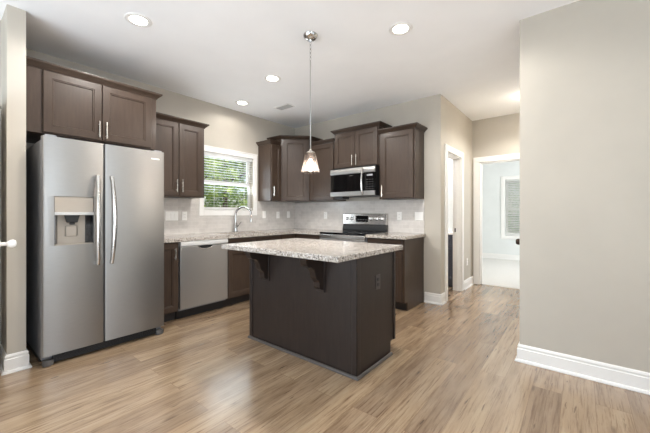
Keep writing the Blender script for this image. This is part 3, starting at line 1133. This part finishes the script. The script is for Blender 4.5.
# ------------------------------------------------------------------ outlets and switches
def plate(name, label, loc, rz, kind, gang=1, mat='plate', parts='plate', g='white wall plates'):
    cat = 'outlet' if kind == 'outlet' else 'switch'
    t = thing(name, label, cat, loc, rz, g)
    w_ = .070 + .046 * (gang - 1)
    MB().box(-w_ / 2, -.006, -.0575, w_ / 2, -.0003, .0575).build('cover_plate', M[mat], t, .0025)
    for k in range(gang):
        x = (k - (gang - 1) / 2) * .046
        if kind == 'outlet':
            for z in (-.021, .021):
                o = MB().prism([(x + .0165 * cos(a * pi / 8), z + min(.0135, max(-.0135, .0185 * sin(a * pi / 8)))) for a in range(16)], -.0085, -.0061, 'y').build('socket', M[parts], t)
                MB().box(x - .0075, -.0090, z - .003, x - .0055, -.0085, z + .006).box(x + .0055, -.0090, z - .003, x + .0075, -.0085, z + .006).build('slots', M['black'], o)
        else:
            MB().box(x - .0165, -.0085, -.033, x + .0165, -.0061, .033).build('rocker', M[parts], t, .001)
    return t


plate('light_switch', 'white multi-gang switch plate on the tile nearest the refrigerator', (.0095, -2.240, 1.152), R90, 'switch', 3)
plate('outlet', 'white outlet on the tile just left of the window', (.0095, -2.074, 1.152), R90, 'outlet')
plate('light_switch', 'white single switch plate on the tile just right of the window', (.0095, -.730, 1.166), R90, 'switch')
plate('outlet', 'white outlet between two switches near the tiled corner', (.0095, -.425, 1.160), R90, 'outlet')
plate('light_switch', 'white switch plate on the window wall closest to the corner', (.0095, -.175, 1.166), R90, 'switch')
plate('outlet', 'white outlet on the tile left of the range', (.728, -.0095, 1.152), 0, 'outlet')
plate('outlet', 'white outlet on the tile right of the range', (2.066, -.0095, 1.150), 0, 'outlet')
plate('light_switch', 'wide white switch plate at the right end of the tile', (2.352, -.0095, 1.148), 0, 'switch', 2)
plate('outlet', 'white outlet low on the hall wall between the doorways', (2.6405, 1.231, .41), R90, 'outlet')
plate('outlet', 'dark brown outlet on the end panel of the island', (IX1 + .0082, -1.935, .645), R90, 'outlet', 1, 'darkplate', 'black', None)

# ------------------------------------------------------------------ lights
def downlight(x, y, label, power=42):
    t = thing('recessed_light', label, 'light', (x, y, H - .0005), 0, 'recessed ceiling lights')
    MB().lathe([(.062, -.003), (.078, -.009), (.094, -.006), (.098, 0), (.062, 0)], (0, 0, 0), 32, cap=False).build('trim_ring', M['trim'], t)
    MB().lathe([(.001, -.0045), (.063, -.0045), (.063, -.001), (.001, -.001)], (0, 0, 0), 28).build('lens', M['lens'], t)
    l = bpy.data.lights.new('lamp', 'SPOT')
    l.energy = power
    l.color = (1, .97, .93)
    l.spot_size = radians(168)
    l.spot_blend = .35
    l.shadow_soft_size = .06
    o = bpy.data.objects.new('lamp', l)
    C.objects.link(o)
    o.parent = t
    o.location = (0, 0, -.03)
    return t


downlight(1.29, -3.107, 'lit round recessed light above the refrigerator, leftmost on the ceiling')
downlight(2.876, -1.674, 'lit round recessed light right of the pendant', 58)
downlight(1.298, -1.693, 'lit round recessed light between the pendant and the window, over the aisle', 50)
downlight(.36, -1.42, 'lit round recessed light above the sink, close to the window wall', 7)

# pendant
px_, py_ = 2.224, -2.08
t = thing('pendant_lamp', 'glass pendant lamp with bright bulb hanging over the island', 'lamp', (px_, py_, H - .0005))
MB().lathe([(.062, 0), (.064, -.006), (.058, -.022), (.040, -.040), (.014, -.047), (.008, -.06), (.001, -.06)], (0, 0, 0), 28).build('canopy', M['chrome'], t)
mb = MB()
for k in range(5):                      # chain links
    zc = -.072 - k * .034
    pts = []
    for j in range(13):
        a = 2 * pi * j / 12
        u, v = .007 * cos(a), .021 * sin(a)
        pts.append((u, 0, zc + v) if k % 2 == 0 else (0, u, zc + v))
    mb.tube(pts, .0022, 6)
mb.build('chain', M['chrome'], t)
MB().tube([(0, 0, -.222), (0, 0, -1.0)], .0065, 10).build('rod', M['chrome'], t)
MB().lathe([(.0068, -.995), (.012, -1.010), (.038, -1.022), (.038, -1.026), (.020, -1.028), (.018, -1.082), (.010, -1.086)], (0, 0, 0), 20).build('socket_cup', M['nickel'], t)
prof = [(.038, -1.0265), (.046, -1.030), (.052, -1.06), (.062, -1.11), (.074, -1.165), (.083, -1.197), (.080, -1.197), (.071, -1.165), (.059, -1.11), (.049, -1.06), (.044, -1.034), (.038, -1.031)]
MB().lathe(prof, (0, 0, 0), 32, cap=False).build('shade', M['shade'], t)
MB().lathe([(.010, -1.085), (.013, -1.094), (.024, -1.106), (.031, -1.122), (.033, -1.136), (.030, -1.152), (.020, -1.165), (.001, -1.170)], (0, 0, 0), 20).build('bulb', M['bulb'], t)

l = bpy.data.lights.new('lamp', 'POINT')
l.energy = 13
l.color = (1, .93, .84)
l.shadow_soft_size = .03
o = bpy.data.objects.new('lamp', l)
C.objects.link(o)
o.parent = t
o.location = (0, 0, -1.178)
# hall ceiling light, half hidden by the right wall
t = thing('ceiling_light', 'lit flush ceiling light in the hall, half hidden by the right wall', 'light', (3.57, .75, H - .0005))
MB().lathe([(.10, 0), (.10, -.018), (.085, -.024), (.085, 0)], (0, 0, 0), 28, cap=False).build('collar', M['chrome'], t)
MB().lathe([(.135, -.022), (.132, -.045), (.10, -.075), (.05, -.092), (.001, -.095)], (0, 0, 0), 28).build('glass_bowl', M['lens'], t)
MB().lathe([(.008, -.094), (.012, -.10), (.008, -.112), (.001, -.116)], (0, 0, 0), 12).build('finial', M['chrome'], t)
for typ, e in (('SPOT', 27), ('POINT', .9)):
    l = bpy.data.lights.new('lamp', typ)
    l.energy = e
    l.color = (1, .97, .93)
    l.shadow_soft_size = .12
    if typ == 'SPOT':
        l.spot_size = radians(172)
        l.spot_blend = .3
    o = bpy.data.objects.new('lamp', l)
    C.objects.link(o)
    o.parent = t
    o.location = (0, 0, -.24)

# ceiling vent
t = thing('ceiling_vent', 'small white ceiling vent near the corner cabinet', 'vent', (.70, -.93, H - .0005))
MB().box(-.15, -.075, -.006, -.125, .075, 0).box(.125, -.075, -.006, .15, .075, 0).box(-.125, -.075, -.006, .125, -.055, 0).box(-.125, .055, -.006, .125, .075, 0).build('frame', M['trim'], t)
mb = MB()
for k in range(6):
    y = -.046 + k * .0185
    mb.add([(-.125, y - .008, -.002), (.125, y - .008, -.002), (.125, y + .006, -.010), (-.125, y + .006, -.010)], [(0, 1, 2, 3)])
mb.build('louvers', M['louver'], t, smooth=0)

# ------------------------------------------------------------------ bathroom vanity
t = thing('bathroom_vanity', 'slate blue vanity cabinet inside the open bathroom doorway', 'vanity', (1.50, 1.549, 0))
MB().box(0, -.49, .10, 1.015, -.001, .845).build('cabinet', M['vanity'], t, .002)
MB().box(0, -.43, .001, 1.015, -.001, .10).build('toe_kick', M['vanity'], t)
MB().box(0, -.51, .846, 1.018, -.001, .872).build('top', M['plate'], t, .003)
for x0, x1, z0, z1, n_ in ((.02, .34, .12, .62, 'door'), (.35, .67, .12, .62, 'door'), (.68, 1.0, .12, .62, 'door'), (.02, .34, .64, .83, 'drawer'), (.35, .67, .64, .83, 'drawer'), (.68, 1.0, .64, .83, 'drawer')):
    MB().door(x0, z0, x1, z1, -.4905, st=.045).build(n_, M['vanity'], t)
t = thing('ceiling_light', 'white globe ceiling light inside the bathroom', 'light', (1.5, .8, H - .0005))
MB().lathe([(.08, 0), (.10, -.02), (.11, -.05), (.08, -.09), (.001, -.11)], (0, 0, 0), 20).build('globe', M['lens'], t)
l = bpy.data.lights.new('lamp', 'POINT')
l.energy = 38
l.color = (.88, .91, 1)
l.shadow_soft_size = .12
o = bpy.data.objects.new('lamp', l)
C.objects.link(o)
o.parent = t
o.location = (0, 0, -.25)

# ------------------------------------------------------------------ outdoors
struct('ground', MB().box(-22, -16, -.6, -.5, 16, -.45).box(-.4, 5.6, -.6, 12, 22, -.45), M['grass'])


def tree(label, x, y, h, r, n, seed, mat, group):
    rnd = random.Random(seed)
    t = thing('tree', label, 'tree', (x, y, -.45), 0, group)
    mb = MB().tube([(0, 0, 0), (.05, .03, h * .3), (-.04, .05, h * .6), (.03, 0, h * .85)], [.14, .11, .08, .03], 10)
    for k in range(7):
        a = k * 2.4
        z = h * (.3 + .07 * k)
        mb.tube([(0, 0, z), (cos(a) * r * .4, sin(a) * r * .4, z + .3), (cos(a) * r * .8, sin(a) * r * .8, z + .7)], [.05, .035, .012], 6)
    mb.build('trunk', M['bark'], t)
    vs, fs = [], []
    blobs = []
    for k in range(16):
        a = rnd.uniform(0, 2 * pi)
        q = rnd.uniform(.15, .75) * r
        blobs.append((q * cos(a), q * sin(a), h * rnd.uniform(.18, .95), rnd.uniform(.35, .6) * r))
    mb = MB()
    for k in range(n):
        b = blobs[k % len(blobs)]
        d = Vector((rnd.gauss(0, 1), rnd.gauss(0, 1), rnd.gauss(0, 1))).normalized()
        p = Vector(b[:3]) + d * b[3] * rnd.uniform(.6, 1.05)
        nrm = (d + Vector((rnd.uniform(-.7, .7), rnd.uniform(-.7, .7), rnd.uniform(-.3, .9)))).normalized()
        a = nrm.orthogonal().normalized()
        c = nrm.cross(a)
        an = rnd.uniform(0, 2 * pi)
        u, v = a * cos(an) + c * sin(an), c * cos(an) - a * sin(an)
        s_ = rnd.uniform(.07, .13)
        mb.add([p - u * s_, p + v * s_ * .5, p + u * s_ - nrm * s_ * .2, p - v * s_ * .5], [(0, 1, 2, 3)])
    me = bpy.data.meshes.new('leaves')
    me.from_pydata(mb.v, [], mb.f)
    me.materials.append(M[mat])
    o = bpy.data.objects.new('leaves', me)
    C.objects.link(o)
    o.parent = t
    return t


G = 'trees outside the kitchen window'
tree('bright green leafy tree seen through the left half of the kitchen window blind', -5.0, .35, 6.4, 1.85, 11000, 3, 'leaf', G)
tree('bright green leafy tree seen through the right half of the kitchen window blind', -5.0, 4.15, 6.2, 1.8, 9000, 5, 'leaf', G)
tree('deep green tree farther off behind the two bright trees', -9.8, 5.0, 10.5, 3.6, 15000, 9, 'leaf2', G)
tree('deep green tree outside the far bedroom window', 2.6, 10.5, 4.5, 1.9, 3000, 12, 'leaf2', None)
